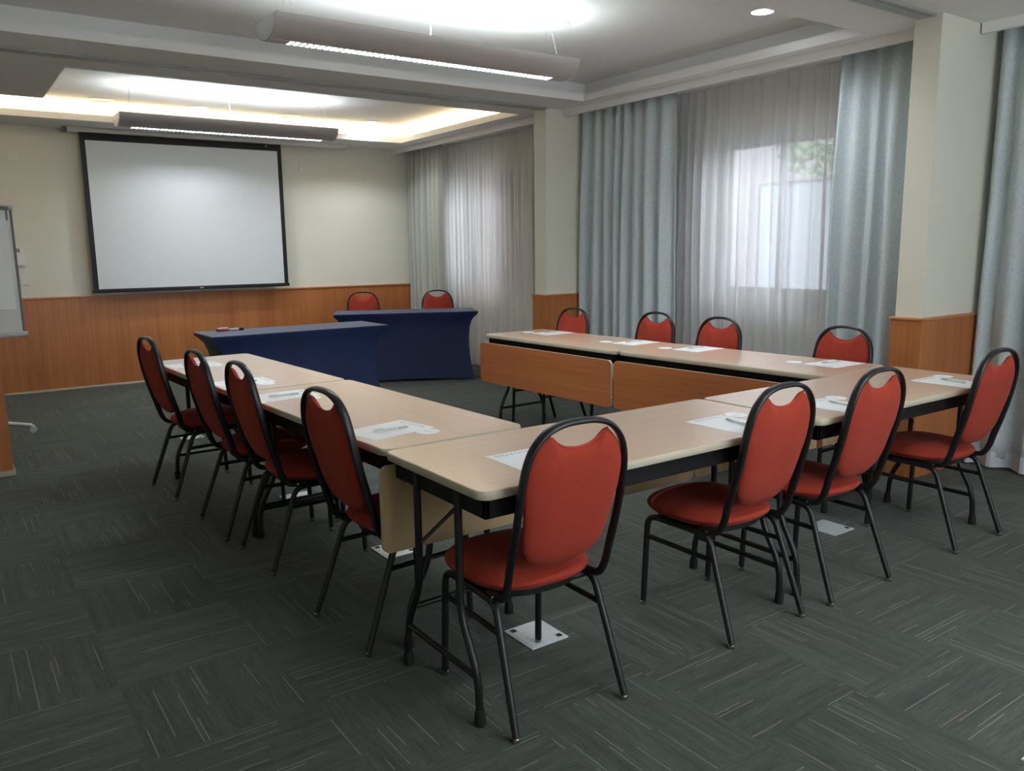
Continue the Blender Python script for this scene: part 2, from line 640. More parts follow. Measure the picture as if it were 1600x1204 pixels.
# jamb at the left where the folding partition parks
bm = bmesh.new()
box(bm, X0, .262, 6.02, 6.26, 0, ZS)
struct('wall_jamb', bm, 'cream')
bm = bmesh.new()
box(bm, X0, .28, 6.0, 6.28, .035, .955, .003)
struct('trim_2', bm, 'wainscot')
bm = bmesh.new()
box(bm, X0, .288, 5.992, 6.288, .955, .97, .003)
struct('trim_3', bm, 'woodcap')
bm = bmesh.new()
box(bm, X0, .29, 5.985, 6.295, 0, .035, .004)
struct('baseboard_left', bm, 'edge')

# ceiling rails of the folding partitions
for (yc, xa, xb, nm, lab) in ((6.10, X0, 4.69, 'partition_track', 'grey metal folding partition rail across the ceiling beam before the screen area'),
                              (2.585, X0, 4.69, 'partition_track', 'grey metal folding partition rail ending at the cream pillar on the right')):
    t = empty(nm, (0, yc, ZS))
    tag(t, lab, 'ceiling track', 'folding partition rails')
    bm = bmesh.new()
    box(bm, xa, xb, -.055, -.030, -.014, 0, .002)
    box(bm, xa, xb, -.022, .050, -.014, 0, .002)
    obj('rail', bm, 'alu', t)
    bm = bmesh.new()
    box(bm, xa, xb, -.030, -.022, -.004, 0)
    obj('slot', bm, 'darkgap', t)

# windows
for i, (a, b, z0, z1) in enumerate(WINS):
    w = empty('window_%d' % (i + 1), (X1 + .06, (a + b) / 2, z0))
    w['kind'] = 'structure'
    hw, h = (b - a) / 2, z1 - z0
    mid = -.03
    bm = bmesh.new()
    box(bm, 0, .07, -hw, hw, 0, .05, .004)
    box(bm, 0, .07, -hw, hw, h - .05, h, .004)
    box(bm, 0, .07, -hw, -hw + .05, .05, h - .05, .004)
    box(bm, 0, .07, hw - .05, hw, .05, h - .05, .004)
    obj('window_frame', bm, 'frame', w)
    for (s0, s1) in ((-hw + .05, mid + .03), (mid - .03, hw - .05)):
        bm = bmesh.new()
        box(bm, .015, .05, s0, s1, .05, .11, .004)
        box(bm, .015, .05, s0, s1, h - .11, h - .05, .004)
        box(bm, .015, .05, s0, s0 + .055, .11, h - .11, .004)
        box(bm, .015, .05, s1 - .055, s1, .11, h - .11, .004)
        s = obj('sash', bm, 'frame', w)
        bm = bmesh.new()
        box(bm, .030, .034, s0 + .05, s1 - .05, .105, h - .105)
        obj('pane', bm, 'glass', s)
    bm = bmesh.new()
    box(bm, -.085, .0, -hw - .03, hw + .03, -.03, 0.0, .004)
    obj('window_sill', bm, 'frame', w)

# ------------------------------------------------------------------ outdoors
bm = bmesh.new()
box(bm, X1 + .3, 30, -15, 40, -.6, -.5)
struct('ground', bm, 'outdoor_ground')
b_ = empty('building', (12, 14, -.5))
tag(b_, 'tall pale rendered building outside behind the left window panes', 'building')
bm = bmesh.new()
box(bm, 0, 4, -4.55, 22, 0, 7)
obj('facade', bm, 'outdoor_wall', b_)
for k in range(4):
    bm = bmesh.new()
    box(bm, -.04, .02, 3 + k * 4, 4.2 + k * 4, 2.9, 4.3, .01)
    obj('window', bm, 'roof', b_)
b_ = empty('garden_wall', (12, 5, -.5))
tag(b_, 'low white garden wall outside below the green tree', 'wall')
bm = bmesh.new()
box(bm, 0, .3, -12, 4.4, 0, 2.95, .02)
obj('wall_body', bm, 'outdoor_low', b_)
bm = bmesh.new()
box(bm, -.05, .35, -12, 4.42, 2.95, 3.03, .02)
obj('coping', bm, 'outdoor_wall', b_)
t_ = empty('tree', (10.85, 6.6, -.5))
tag(t_, 'leafy green tree outside above the low garden wall', 'tree')
bm = bmesh.new()
tube(bm, catmull([(0, 0, 0), (.05, .05, 1.5), (-.05, .1, 3.0), (.1, 0, 3.6)], 5), .10)
obj('trunk', bm, 'bark', t_, True)
bm = bmesh.new()
for k in range(3200):
    a, z = random.uniform(0, 2 * PI), random.uniform(-1, 1)
    rr = random.uniform(.35, 1) ** .5
    s = math.sqrt(1 - z * z)
    c = Vector(((.85) * rr * s * math.cos(a), 1.95 * rr * s * math.sin(a), 3.85 + 1.15 * rr * z))
    if random.random() < .25 * (1 + math.sin(c.y * 3) * math.cos(c.z * 4)):
        continue
    n = Vector((random.gauss(0, 1), random.gauss(0, 1), random.gauss(0, 1))).normalized()
    u = n.orthogonal().normalized() * .075
    v = n.cross(u)
    vs_ = [bm.verts.new(c + q) for q in (u, v * .6, -u, -v * .6)]
    bm.faces.new(vs_)
lf = obj('foliage', bm, 'leaf', t_)


# ------------------------------------------------------------------ curtains
def curtain(name, ya, yb, x, mat, pitch, amp, label, cat, group, seed, ztop=2.655, zbot=.015, thick=.0025, hem=True, flare=0.0, gather=None):
    rnd = random.Random(seed)
    L = yb - ya
    folds = max(2, int(L / pitch))
    # irregular fold positions
    w = [rnd.uniform(.65, 1.35) for _ in range(folds)]
    s = sum(w)
    cum = [0]
    for q in w:
        cum.append(cum[-1] + q / s)
    ampl = [rnd.uniform(.6, 1.2) for _ in range(folds)]
    lean = [rnd.uniform(-.35, .35) for _ in range(folds)]
    per = 10
    nz = 14
    bm = bmesh.new()
    grid = []
    for iz in range(nz + 1):
        tz = iz / nz
        z = ztop + (zbot - ztop) * tz
        row = []
        for i in range(folds):
            for k in range(per):
                ph = k / per
                t = cum[i] + (cum[i + 1] - cum[i]) * ph
                # sharp pleats at the heading, round folds lower down
                sn = math.sin(2 * PI * ph)
                top = math.copysign(abs(sn) ** .6, sn) * .45
                mixk = min(1, tz * 3.2)
                a = amp * ampl[i] * (top * (1 - mixk) + sn * mixk)
                dy = lean[i] * (L / folds) * .35 * math.sin(2 * PI * ph + 1.3) * mixk
                dy += flare * tz * (t - .5) * 2
                y = ya + L * t + dy + .012 * math.sin(tz * 4 + i * 1.7) * mixk
                row.append(bm.verts.new((x + a, y, z)))
        row.append(bm.verts.new((x, ya + L + flare * tz, z)))
        grid.append(row)
    for A, B in zip(grid, grid[1:]):
        for j in range(len(A) - 1):
            bm.faces.new((A[j], A[j + 1], B[j + 1], B[j]))
    o = obj(name, bm, mat, None, False)
    for p_ in o.data.polygons:
        p_.use_smooth = True
    md = o.modifiers.new('thickness', 'SOLIDIFY')
    if thick > 0:
        md.thickness = thick
    else:
        o.modifiers.remove(md)
    tag(o, label, cat, group)
    if hem:
        bm = bmesh.new()
        row = grid_hem = []
        me = o.data
        n = folds * per + 1
        a = [me.vertices[(nz) * n + j].co for j in range(n)]
        b = [me.vertices[(nz) * n + j].co + Vector((0, 0, .10)) for j in range(n)]
        va = [bm.verts.new((c.x - .0035, c.y, c.z)) for c in a]
        vb = [bm.verts.new((c.x - .0035, c.y, c.z)) for c in b]
        for j in range(n - 1):
            bm.faces.new((va[j], va[j + 1], vb[j + 1], vb[j]))
        h_ = obj('hem', bm, mat, o)
        m2 = h_.modifiers.new('thickness', 'SOLIDIFY')
        m2.thickness = .0015
    return o


G1, G2 = 'heavy drapes along the window wall', 'sheer curtains over the windows'
curtain('drape', 8.66, 9.50, 5.10, 'drape_warmlit', .115, .045, 'grey drape beside the screen wall, left of the far window', 'curtain', G1, 3)
curtain('drape', 6.33, 6.86, 5.12, 'drape_warmlit', .10, .040, 'narrow grey drape behind the far pillar, right of the far window', 'curtain', G1, 4)
curtain('sheer_curtain', 6.72, 8.98, 5.26, 'sheer2', .085, .030, 'white sheer curtain over the far window beside the blue table', 'curtain', G2, 5, thick=0, hem=False)
curtain('drape', 4.86, 6.04, 5.09, 'drape_grey', .135, .050, 'grey drape left of the near window, beside the far pillar', 'curtain', G1, 6, flare=.03)
curtain('drape', 2.70, 3.36, 5.08, 'drape_grey', .120, .050, 'grey drape right of the near window, beside the near pillar', 'curtain', G1, 8, flare=.02)
curtain('sheer_curtain', 3.05, 5.22, 5.26, 'sheer', .105, .032, 'white sheer curtain over the near window behind the right row of chairs', 'curtain', G2, 9, thick=0, hem=False)
curtain('drape', 0.75, 2.45, 5.31, 'drape_grey', .150, .060, 'grey drape at the right edge of the photo, right of the cream pillar', 'curtain', G1, 11, flare=.02)


curtain('sheer_curtain', -1.9, 0.8, 5.40, 'sheer', .105, .032, 'white sheer curtain over the unseen window added behind the camera', 'curtain', G2, 12, thick=0, hem=False)


# ------------------------------------------------------------------ ceiling lamps and fittings
def pendant(cx, cy_, label, zt=2.58, L=1.96, watts=UPLIGHT_W):
    t = empty('pendant_lamp', (cx, cy_, zt))
    tag(t, label, 'lamp', 'pendant fluorescent lamps')
    hw, dep, hl = .165, .105, L / 2
    n = 14
    bm = bmesh.new()
    for s in (-1, 1):          # two curved wings either side of the louvre slot
        a0, a1 = math.radians(0), math.radians(77)
        out, inn = [], []
        for k in range(n + 1):
            a = a0 + (a1 - a0) * k / n
            y, z = s * hw * math.cos(a), -dep * math.sin(a)
            y2, z2 = s * (hw - .004) * math.cos(a), -(dep - .004) * math.sin(a)
            out.append([bm.verts.new((x, y, z)) for x in (-hl, hl)])
            inn.append([bm.verts.new((x, y2, z2)) for x in (-hl, hl)])
        for k in range(n):
            bm.faces.new((out[k][0], out[k][1], out[k + 1][1], out[k + 1][0]))
            bm.faces.new((inn[k][0], inn[k + 1][0], inn[k + 1][1], inn[k][1]))
        for e in (0, 1):
            for k in range(n):
                bm.faces.new((out[k][e], out[k + 1][e], inn[k + 1][e], inn[k][e]))
        bm.faces.new((out[0][0], inn[0][0], inn[0][1], out[0][1]))
        bm.faces.new((out[n][0], out[n][1], inn[n][1], inn[n][0]))
    # solid bottom strip outside the louvre
    for xa, xb in ((-hl, -hl + .11), (hl - .11, hl)):
        box(bm, xa, xb, -.037, .037, -dep + .0, -dep + .004)
    obj('shell', bm, 'lampgrey', t, True)
    for s in (-1, 1):
        bm = bmesh.new()
        prof = [(hw * math.cos(a), -dep * math.sin(a)) for a in (PI * k / 24 for k in range(25))]
        va = [bm.verts.new((s * hl, y, z)) for y, z in prof]
        vb = [bm.verts.new((s * (hl - .004), y, z)) for y, z in prof]
        bm.faces.new(va)
        bm.faces.new(vb[::-1])
        for k in range(len(va)):
            bm.faces.new((va[k], va[(k + 1) % len(va)], vb[(k + 1) % len(va)], vb[k]))
        obj('end_cap', bm, 'lampcap_lit', t)
    bm = bmesh.new()
    nb = 52
    for k in range(nb):
        x = -hl + .11 + (L - .22) * k / (nb - 1)
        box(bm, x - .0065, x + .0065, -.036, .036, -dep + .001, -dep + .011)
    for s in (-1, 1):
        box(bm, -hl + .11, hl - .11, s * .036 - .002, s * .036 + .002, -dep, -dep + .02)
    obj('louvre', bm, 'blade', t)
    bm = bmesh.new()
    tube(bm, [(-hl + .09, 0, -.062), (hl - .09, 0, -.062)], .013)
    obj('fluorescent_tube', bm, 'tube', t, True)
    # suspension cables and power cord
    hz = ZC - zt
    for sx in (-.86, .86):
        for sy in (-.10, .10):
            bm = bmesh.new()
            tube(bm, [(sx, sy, -.03), (sx, 0, hz * .98)], .0012, seg=6)
            obj('suspension_cable', bm, 'chrome', t)
    bm = bmesh.new()
    tube(bm, catmull([(-.02, 0, -.04), (0, .01, .08), (-.012, .0, .16), (.0, 0, hz)], 5), .004, seg=8)
    obj('power_cord', bm, 'offwhite', t, True)
    bm = bmesh.new()
    lathe(bm, [(.045, hz), (.045, hz - .012), (.03, hz - .022), (.006, hz - .026)][::-1], 20)
    obj('ceiling_rose', bm, 'offwhite', t, True)
    area_light('lamp_uplight', (0, 0, -.040), L - .2, .09, watts, (.84, .98, .98), (0, 0, 1), parent=t)
    area_light('lamp_downlight', (0, 0, -dep + .019), L - .24, .066, watts * 3.6, (.86, .95, 1.0), (0, 0, -1), math.radians(155), parent=t)
    return t


pendant(2.50, 4.32, 'long curved silver pendant lamp, nearer, above the conference tables')
pendant(2.385, 7.84, 'long curved silver pendant lamp, farther, in front of the screen', watts=UPLIGHT_W * .52)
pendant(2.40, 0.4, 'long curved silver pendant lamp added out of view behind the camera')  # extra lamp, out of view, added to brighten the near side


def disc_fitting(name, x, y, label, cat, group, lit, r_=.085):
    t = empty(name, (x, y, ZC))
    tag(t, label, cat, group)
    bm = bmesh.new()
    ring = [(r_ * .78, -.004), (r_ * .80, -.010), (r_, -.006), (r_ + .002, 0.0), (r_ * .78, 0.0)]
    seg = 28
    rings = [[bm.verts.new((q * math.cos(2 * PI * j / seg), q * math.sin(2 * PI * j / seg), z)) for j in range(seg)] for q, z in ring]
    for A, B in zip(rings, rings[1:] + rings[:1]):
        for j in range(seg):
            bm.faces.new((A[j], A[(j + 1) % seg], B[(j + 1) % seg], B[j]))
    obj('trim_ring', bm, 'offwhite', t, True)
    bm = bmesh.new()
    lathe(bm, [(r_ * .79, -.001), (r_ * .79, -.005), (r_ * .5, -.006)][::-1], 28)
    obj('lens' if lit else 'cover', bm, 'led' if lit else 'offwhite', t, True)
    if lit:
        area_light('downlight_lamp', (0, 0, -.012), .13, .13, DOWN_W, (.86, .93, 1.0), (0, 0, -1), math.radians(130), parent=t)
    return t


GD, GS = 'recessed round downlights', 'round ceiling discs'
disc_fitting('downlight', 4.37, 3.46, 'bright round downlight in the near coffer, at the top right', 'downlight', GD, True)
disc_fitting('downlight', 2.334, 8.71, 'bright round downlight above the middle of the screen', 'downlight', GD, True)
disc_fitting('downlight', 4.215, 8.70, 'bright round downlight right of the screen, near the window curtains', 'downlight', GD, True)
disc_fitting('ceiling_speaker', 3.465, 4.427, 'cream round ceiling speaker beside the right end of the near pendant lamp', 'speaker', GS, False, .12)
disc_fitting('ceiling_speaker', 1.455, 8.75, 'unlit round ceiling disc above the left part of the screen', 'speaker', GS, False, .11)
disc_fitting('ceiling_speaker', 3.281, 8.74, 'unlit round ceiling disc above the right part of the screen', 'speaker', GS, False, .11)

bm = bmesh.new()
lathe(bm, [(.055, 0), (.055, -.012), (.045, -.028), (.02, -.032)][::-1], 24)
o = obj('smoke_detector', bm, 'offwhite', None, True, (2.16, 8.0, ZC))
tag(o, 'small white smoke detector on the ceiling beside the far pendant lamp cord', 'smoke detector')

# warm LED tape lying on the coffer lips by the screen
WARM = (1.0, .74, .42)


def cove_strip(xa, xb, ya, yb, into, label):
    t = empty('cove_light', ((xa + xb) / 2, (ya + yb) / 2, ZS + .06))
    tag(t, label, 'cove light', 'warm cove lights')
    hx, hy = (xb - xa) / 2, (yb - ya) / 2
    bm = bmesh.new()
    box(bm, -max(hx, .006), max(hx, .006), -max(hy, .006), max(hy, .006), 0, .006)
    obj('led_tape', bm, 'ledwarm', t)
    length = 2 * max(hx, hy)
    ld = area_light('cove_lamp', (0, 0, .012), .03, .03, COVE_W_PER_M * length, WARM, (into[0] * .35, into[1] * .35, 1), parent=t)
    if hx > hy:
        ld.rotation_euler = (math.atan2(into[1] * .35, 1) * 1.0 + PI, 0, 0)
        ld.data.size, ld.data.size_y = length, .03
    else:
        ld.rotation_euler = (0, PI - math.atan2(into[0] * .35, 1), 0)
        ld.data.size, ld.data.size_y = .03, length
    return t


cove_strip(-1.05, 4.70, 9.0, 9.0, (0, 1), 'warm LED strip glowing in the coffer edge above the screen')
cove_strip(4.77, 4.77, 6.52, 8.9, (1, 0), 'warm LED strip glowing in the coffer edge along the far curtains')
cove_strip(-1.05, .75, 7.76, 7.76, (0, -1), 'warm LED strip glowing in the coffer edge at the far left')

# ------------------------------------------------------------------ projection screen
t = empty('projection_screen', (2.372, 9.44, 1.0))
tag(t, 'large white pull-down projection screen with black border on the far wall', 'projection screen')
bm = bmesh.new()
box(bm, -.992, .992, -.004, -.002, .038, 1.542)
obj('screen_surface', bm, 'screen', t)
bm = bmesh.new()
box(bm, -1.04, 1.04, -.002, .0, .03, 1.66)
obj('border', bm, 'screenblack', t)
bm = bmesh.new()
box(bm, -1.05, 1.05, -.014, .012, 0, .034, .006)
btt = obj('bottom_bar', bm, 'screenblack', t)
bm = bmesh.new()
box(bm, .02, .06, -.0155, -.014, .012, .022)
obj('badge', bm, 'lightgrey', btt)
bm = bmesh.new()
box(bm, .86, .875, -.0045, -.002, 1.585, 1.60)
obj('logo', bm, 'lightgrey', t)
bm = bmesh.new()
box(bm, -1.15, 1.85, -.06, .06, 1.615, 1.66, .008)
obj('housing', bm, 'offwhite', t)
bm = bmesh.new()
box(bm, -1.19, -1.15, -.04, .04, 1.61, 1.66, .003)
obj('end_bracket', bm, 'clampgrey', t)


# ------------------------------------------------------------------ wall fittings
def wall_plate(name, x, z, w, h, label, cat, group=None, extra=None, dep=.012):
    t = empty(name, (x, Y1, z))
    tag(t, label, cat, group)
    bm = bmesh.new()
    box(bm, -w / 2, w / 2, -dep, 0, -h / 2, h / 2, .003)
    obj('plate', bm, 'offwhite', t)
    if extra:
        extra(t)
    return t


def rocker(t):
    bm = bmesh.new()
    box(bm, -.022, .022, -.016, -.011, -.033, .033, .002)
    obj('rocker', bm, 'offwhite', t)


def display(t):
    bm = bmesh.new()
    box(bm, -.03, .012, -.031, -.029, .035, .075)
    obj('display', bm, 'lcd', t)


wall_plate('blank_plate', .75, 2.353, .11, .075, 'small white blank plate high on the wall left of the screen', 'wall plate', 'blank wall plates')
wall_plate('blank_plate', 3.71, 2.375, .10, .085, 'small white blank plate high on the wall right of the screen', 'wall plate', 'blank wall plates')
wall_plate('thermostat', .70, 1.39, .09, .19, 'white thermostat with grey display on the wall beside the flipchart', 'thermostat', None, display, .03)
wall_plate('light_switch', .725, 1.148, .085, .10, 'white light switch on the wall below the thermostat', 'light switch', None, rocker)


# ------------------------------------------------------------------ flipchart
t = empty('flipchart', (.16, 7.42, 0))
tag(t, 'white mobile flipchart easel with paper pad at the left edge', 'flipchart')
lean = .05
bm = bmesh.new()
box(bm, -.35, .35, -.012, .012, 0, .95, .004)
brd = obj('board', bm, 'offwhite', t, False, (0, -.14, .80))
brd.rotation_euler = (-lean, 0, 0)
for xx in (-.355, .355):
    bm = bmesh.new()
    box(bm, xx - .008, xx + .008, -.018, .014, 0, .95, .003)
    obj('board_edge', bm, 'clampgrey', brd)

bm = bmesh.new()
tube(bm, [(-.375, -.03, 0), (.375, -.03, 0)], .022)
box(bm, -.36, .36, -.045, -.01, -.012, .006, .003)
obj('pen_tray', bm, 'lightgrey', brd, True)
bm = bmesh.new()
tube(bm, [(-.37, -.02, .955), (.37, -.02, .955)], .02)
obj('clamp_bar', bm, 'lightgrey', brd, True)
bm = bmesh.new()
box(bm, -.30, .34, -.050, -.028, .935, .962, .004)
box(bm, .318, .330, -.040, -.030, .86, .94, .002)
obj('clamp', bm, 'clampgrey', brd)
bm = bmesh.new()
box(bm, -.33, .318, -.030, -.013, .19, .94, .001)
obj('paper_pad', bm, 'paper', brd)
bm = bmesh.new()
tube(bm, [(0, 0, .12), (0, -.02, 1.62)], .022)
obj('pole', bm, 'lightgrey', t, True)
bm = bmesh.new()
lathe(bm, [(.05, .06), (.05, .13), (.03, .15)], 20)
obj('hub', bm, 'lightgrey', t, True)
for k in range(5):
    a = 2 * PI * k / 5 - .13
    c, s = math.cos(a), math.sin(a)
    bm = bmesh.new()
    tube(bm, [(c * .03, s * .03, .105), (c * .18, s * .18, .095), (c * .345, s * .345, .062)], .016, .022, side=(0, 0, 1))
    leg = obj('leg', bm, 'lightgrey', t, True)
    bm = bmesh.new()
    box(bm, c * .35 - .014, c * .35 + .014, s * .35 - .014, s * .35 + .014, .04, .062, .004)
    tube(bm, [(c * .35 - s * .016, s * .35 + c * .016, .026), (c * .35 + s * .016, s * .35 - c * .016, .026)], .026, seg=18)
    obj('caster', bm, 'lightgrey', leg, True)


# ------------------------------------------------------------------ chair
def back_y(z):
    tab = [(.38, -.138), (.42, -.150), (.5, -.172), (.6, -.202), (.7, -.227), (.8, -.245), (.9, -.257), (.96, -.262)]
    for (z0, y0), (z1, y1) in zip(tab, tab[1:]):
        if z <= z1 or z1 == .96:
            return y0 + (y1 - y0) * (z - z0) / (z1 - z0)


def cushion(outline, thick_fn, place, rings=(1.0, .985, .94, .86, .72, .5, .25), centre=(0, 0)):
    """Pad built from concentric rings of a star-shaped outline; both faces bulge."""
    bm = bmesh.new()
    layers = {}
    for side in (1, -1):
        prev = None
        for s in rings:
            if s == 1.0 and side == -1:
                ring = layers[1]
            else:
                ring = [bm.verts.new(place(centre[0] + (u - centre[0]) * s, centre[1] + (v - centre[1]) * s, side * thick_fn(s, side))) for u, v in outline]
            if s == 1.0 and side == 1:
                layers[1] = ring
            if prev:
                n = len(ring)
                for j in range(n):
                    bm.faces.new((prev[j], prev[(j + 1) % n], ring[(j + 1) % n], ring[j]))
            prev = ring
        c = bm.verts.new(place(centre[0], centre[1], side * thick_fn(0, side)))
        n = len(prev)
        for j in range(n):
            bm.faces.new((prev[j], prev[(j + 1) % n], c))
    return bm


def make_chair():
    t = empty('banquet_chair')
    # seat
    SY = .070
    out = []
    for k in range(64):
        a = 2 * PI * k / 64
        c, s = math.cos(a), math.sin(a)
        e = 2 / 2.7
        hw = .214 + .006 * s
        out.append((math.copysign(abs(c) ** e, c) * hw, SY + math.copysign(abs(s) ** e, s) * .212))

    def seat_t(s, side):
        q = (1 - s ** 3.2) ** .55 if s < 1 else 0
        return .048 * q if side > 0 else .046 * q
    bm = cushion(out, seat_t, lambda u, v, w: (u, v, .418 + w), centre=(0, SY))
    obj('seat', bm, 'rust', t, True)
    # seat frame: pan ring plus side rails
    bm = bmesh.new()
    pan = [(u * .82, SY + (v - SY) * .82) for u, v in out]
    prism(bm, pan, .368, .390)
    for s in (-1, 1):
        tube(bm, fillet([(s * .183, .165, .372), (s * .183, -.09, .372)], .02), .0115)
    obj('seat_frame', bm, 'black', t, True)
    # backrest pad
    half = [(0, .478), (.045, .480), (.085, .490), (.118, .510), (.141, .540), (.151, .575), (.156, .62), (.161, .66), (.167, .70),
            (.171, .745), (.169, .788), (.159, .826), (.142, .858), (.119, .881), (.102, .892), (.090, .885), (.072, .869), (.048, .856), (.022, .850)]
    sm = [(v.x, v.y) for v in catmull([(a, b, 0) for a, b in half], 3)]
    outl = sm + [(0, .8485)] + [(-a, b) for a, b in reversed(sm[1:])]

    def pad_t(s, side):
        q = (1 - s ** 5) ** .5 if s < 1 else 0
        return (.024 if side > 0 else .021) * q
    nrm = Vector((0, 1, .20)).normalized()
    bm = cushion(outl, pad_t, lambda u, v, w: tuple(Vector((u, back_y(v) + .004, v)) + nrm * w), centre=(0, .67))
    pad = obj('backrest', bm, 'rust', t, True)
    bm = bmesh.new()
    for off in (.0, ):
        pts = [(u, back_y(v) + .002, v) for u, v in catmull_xy([(.106, .892), (.090, .885), (.072, .869), (.048, .856), (.022, .850), (0, .8485),
                                                               (-.022, .850), (-.048, .856), (-.072, .869), (-.090, .885), (-.106, .892)])]
        tube(bm, pts, .0035, seg=8)
    obj('piping', bm, 'piping', pad, True)
    # oval back frame
    R_ = [(.176, -.045, .388), (.178, -.095, .387), (.180, -.130, .398), (.181, back_y(.44), .44), (.182, back_y(.50), .50), (.183, back_y(.58), .58),
          (.183, back_y(.67), .67), (.181, back_y(.75), .75), (.172, back_y(.815), .815), (.151, back_y(.865), .865), (.112, back_y(.903), .903),
          (.060, back_y(.921), .921), (0, back_y(.925), .925)]
    pts = R_ + [(-a, b, c) for a, b, c in reversed(R_[:-1])]
    path = catmull(pts, 5)
    bm = bmesh.new()
    # flat-oval section, deep front to back
    seg = 14
    rings = []
    for i, p_ in enumerate(path):
        tt = (path[min(i + 1, len(path) - 1)] - path[max(i - 1, 0)]).normalized()
        depth = nrm if p_.z > .43 else (nrm.lerp(Vector((0, 0, 1)), min(1, (.43 - p_.z) / .04))).normalized()
        depth = (depth - tt * depth.dot(tt)).normalized()
        u = tt.cross(depth)
        low = min(1, max(0, (p_.z - .385) / .10))
        ra, rb = .012 + .0035 * low, .0115 - .0030 * low
        rings.append([bm.verts.new(p_ + depth * ra * math.copysign(abs(math.cos(a)) ** .8, math.cos(a)) + u * rb * math.sin(a)) for a in (2 * PI * j / seg for j in range(seg))])
    for A, B in zip(rings, rings[1:]):
        for j in range(seg):
            bm.faces.new((A[j], A[(j + 1) % seg], B[(j + 1) % seg], B[j]))
    bm.faces.new(rings[0][::-1])
    bm.faces.new(rings[-1])
    bf = obj('back_frame', bm, 'black', t, True)
    for s in (-1, 1):
        bm = bmesh.new()
        tube(bm, [(s * .190, -.088, .388), (s * .1945, -.088, .388)], .005, seg=10)
        obj('bolt', bm, 'chrome', bf, True)
    # legs: front upright, rear raked, each curving into the side rail
    for s in (-1, 1):
        x0, xf, xr = s * .183, s * .190, s * .204
        paths = [fillet([(x0, .10, .372), (s * .185, .212, .372), (xf, .224, .018)], .055, 8),
                 fillet([(x0, .0, .372), (s * .185, -.095, .372), (xr, -.226, .018)], .05, 8)]
        for pth in paths:
            bm = bmesh.new()
            tube(bm, pth, .0120)
            end = pth[-1]
            leg = obj('leg', bm, 'black', t, True)
            bm = bmesh.new()
            lathe(bm, [(.0105, 0), (.012, .004), (.011, .012), (.008, .014), (.008, .020)], 14, end.x, end.y)
            obj('glide', bm, 'chrome', leg, True)
        bm = bmesh.new()
        tube(bm, [(s * .188, .217, .288), (s * .190, -.128, .288)], .0095)
        obj('stretcher', bm, 'black', t, True)
    bm = bmesh.new()
    tube(bm, [(-.185, .10, .366), (.185, .10, .366)], .009)
    tube(bm, [(-.185, -.06, .366), (.185, -.06, .366)], .009)
    obj('cross_rail', bm, 'black', t, True)
    return t


def catmull_xy(pts):
    return [(v.x, v.y) for v in catmull([(a, b, 0) for a, b in pts], 3)]


chair0 = make_chair()
D = math.radians
CH = [  # x, y, heading, label, group
    (1.434, 1.960, D(-2), 'orange banquet chair nearest the camera, at the near end of the front table row', 'chairs along the front table row'),
    (2.358, 1.968, D(0.5), 'orange banquet chair second along the front row, right of the nearest chair', 'chairs along the front table row'),
    (2.943, 1.960, D(0), 'orange banquet chair third along the front row, its seat overlapping the second', 'chairs along the front table row'),
    (3.885, 1.945, D(-1), 'orange banquet chair at the right end of the front row, before the wood-panelled pillar', 'chairs along the front table row'),
    (1.200, 5.000, D(-84.6), 'orange banquet chair farthest along the left table row, nearest the wood wall', 'chairs along the left table row'),
    (1.256, 4.145, D(-87.7), 'orange banquet chair second from the far end of the left table row', 'chairs along the left table row'),
    (1.293, 3.570, D(-88.5), 'orange banquet chair third from the far end of the left table row', 'chairs along the left table row'),
    (1.313, 2.676, D(-86.4), 'orange banquet chair nearest end of the left table row, beside the folded beige panel', 'chairs along the left table row'),
    (3.880, 5.000, D(92), 'orange banquet chair backed by the far wood-panelled pillar, behind the right table row', 'chairs along the right table row'),
    (4.030, 4.230, D(92), 'orange banquet chair behind the right table row, before the grey drape beside the sheer', 'chairs along the right table row'),
    (4.030, 3.640, D(91), 'orange banquet chair behind the right table row, before the sheer curtain', 'chairs along the right table row'),
    (4.060, 2.740, D(90), 'orange banquet chair at the near end of the right table row, left of the pillar', 'chairs along the right table row'),
    (3.947, 8.555, D(154.1), 'orange banquet chair behind the far blue table, before the wood wall', 'chairs behind the far blue table'),
    (4.730, 8.180, D(154.1), 'orange banquet chair behind the far blue table, before the grey drape', 'chairs behind the far blue table'),
]
for i, (x, y, rz, lab, g) in enumerate(CH):
    c = chair0 if i == 0 else copy_tree(chair0)
    c.location = (x, y, 0)
    c.rotation_euler = (0, 0, rz)
    tag(c, lab, 'chair', g)


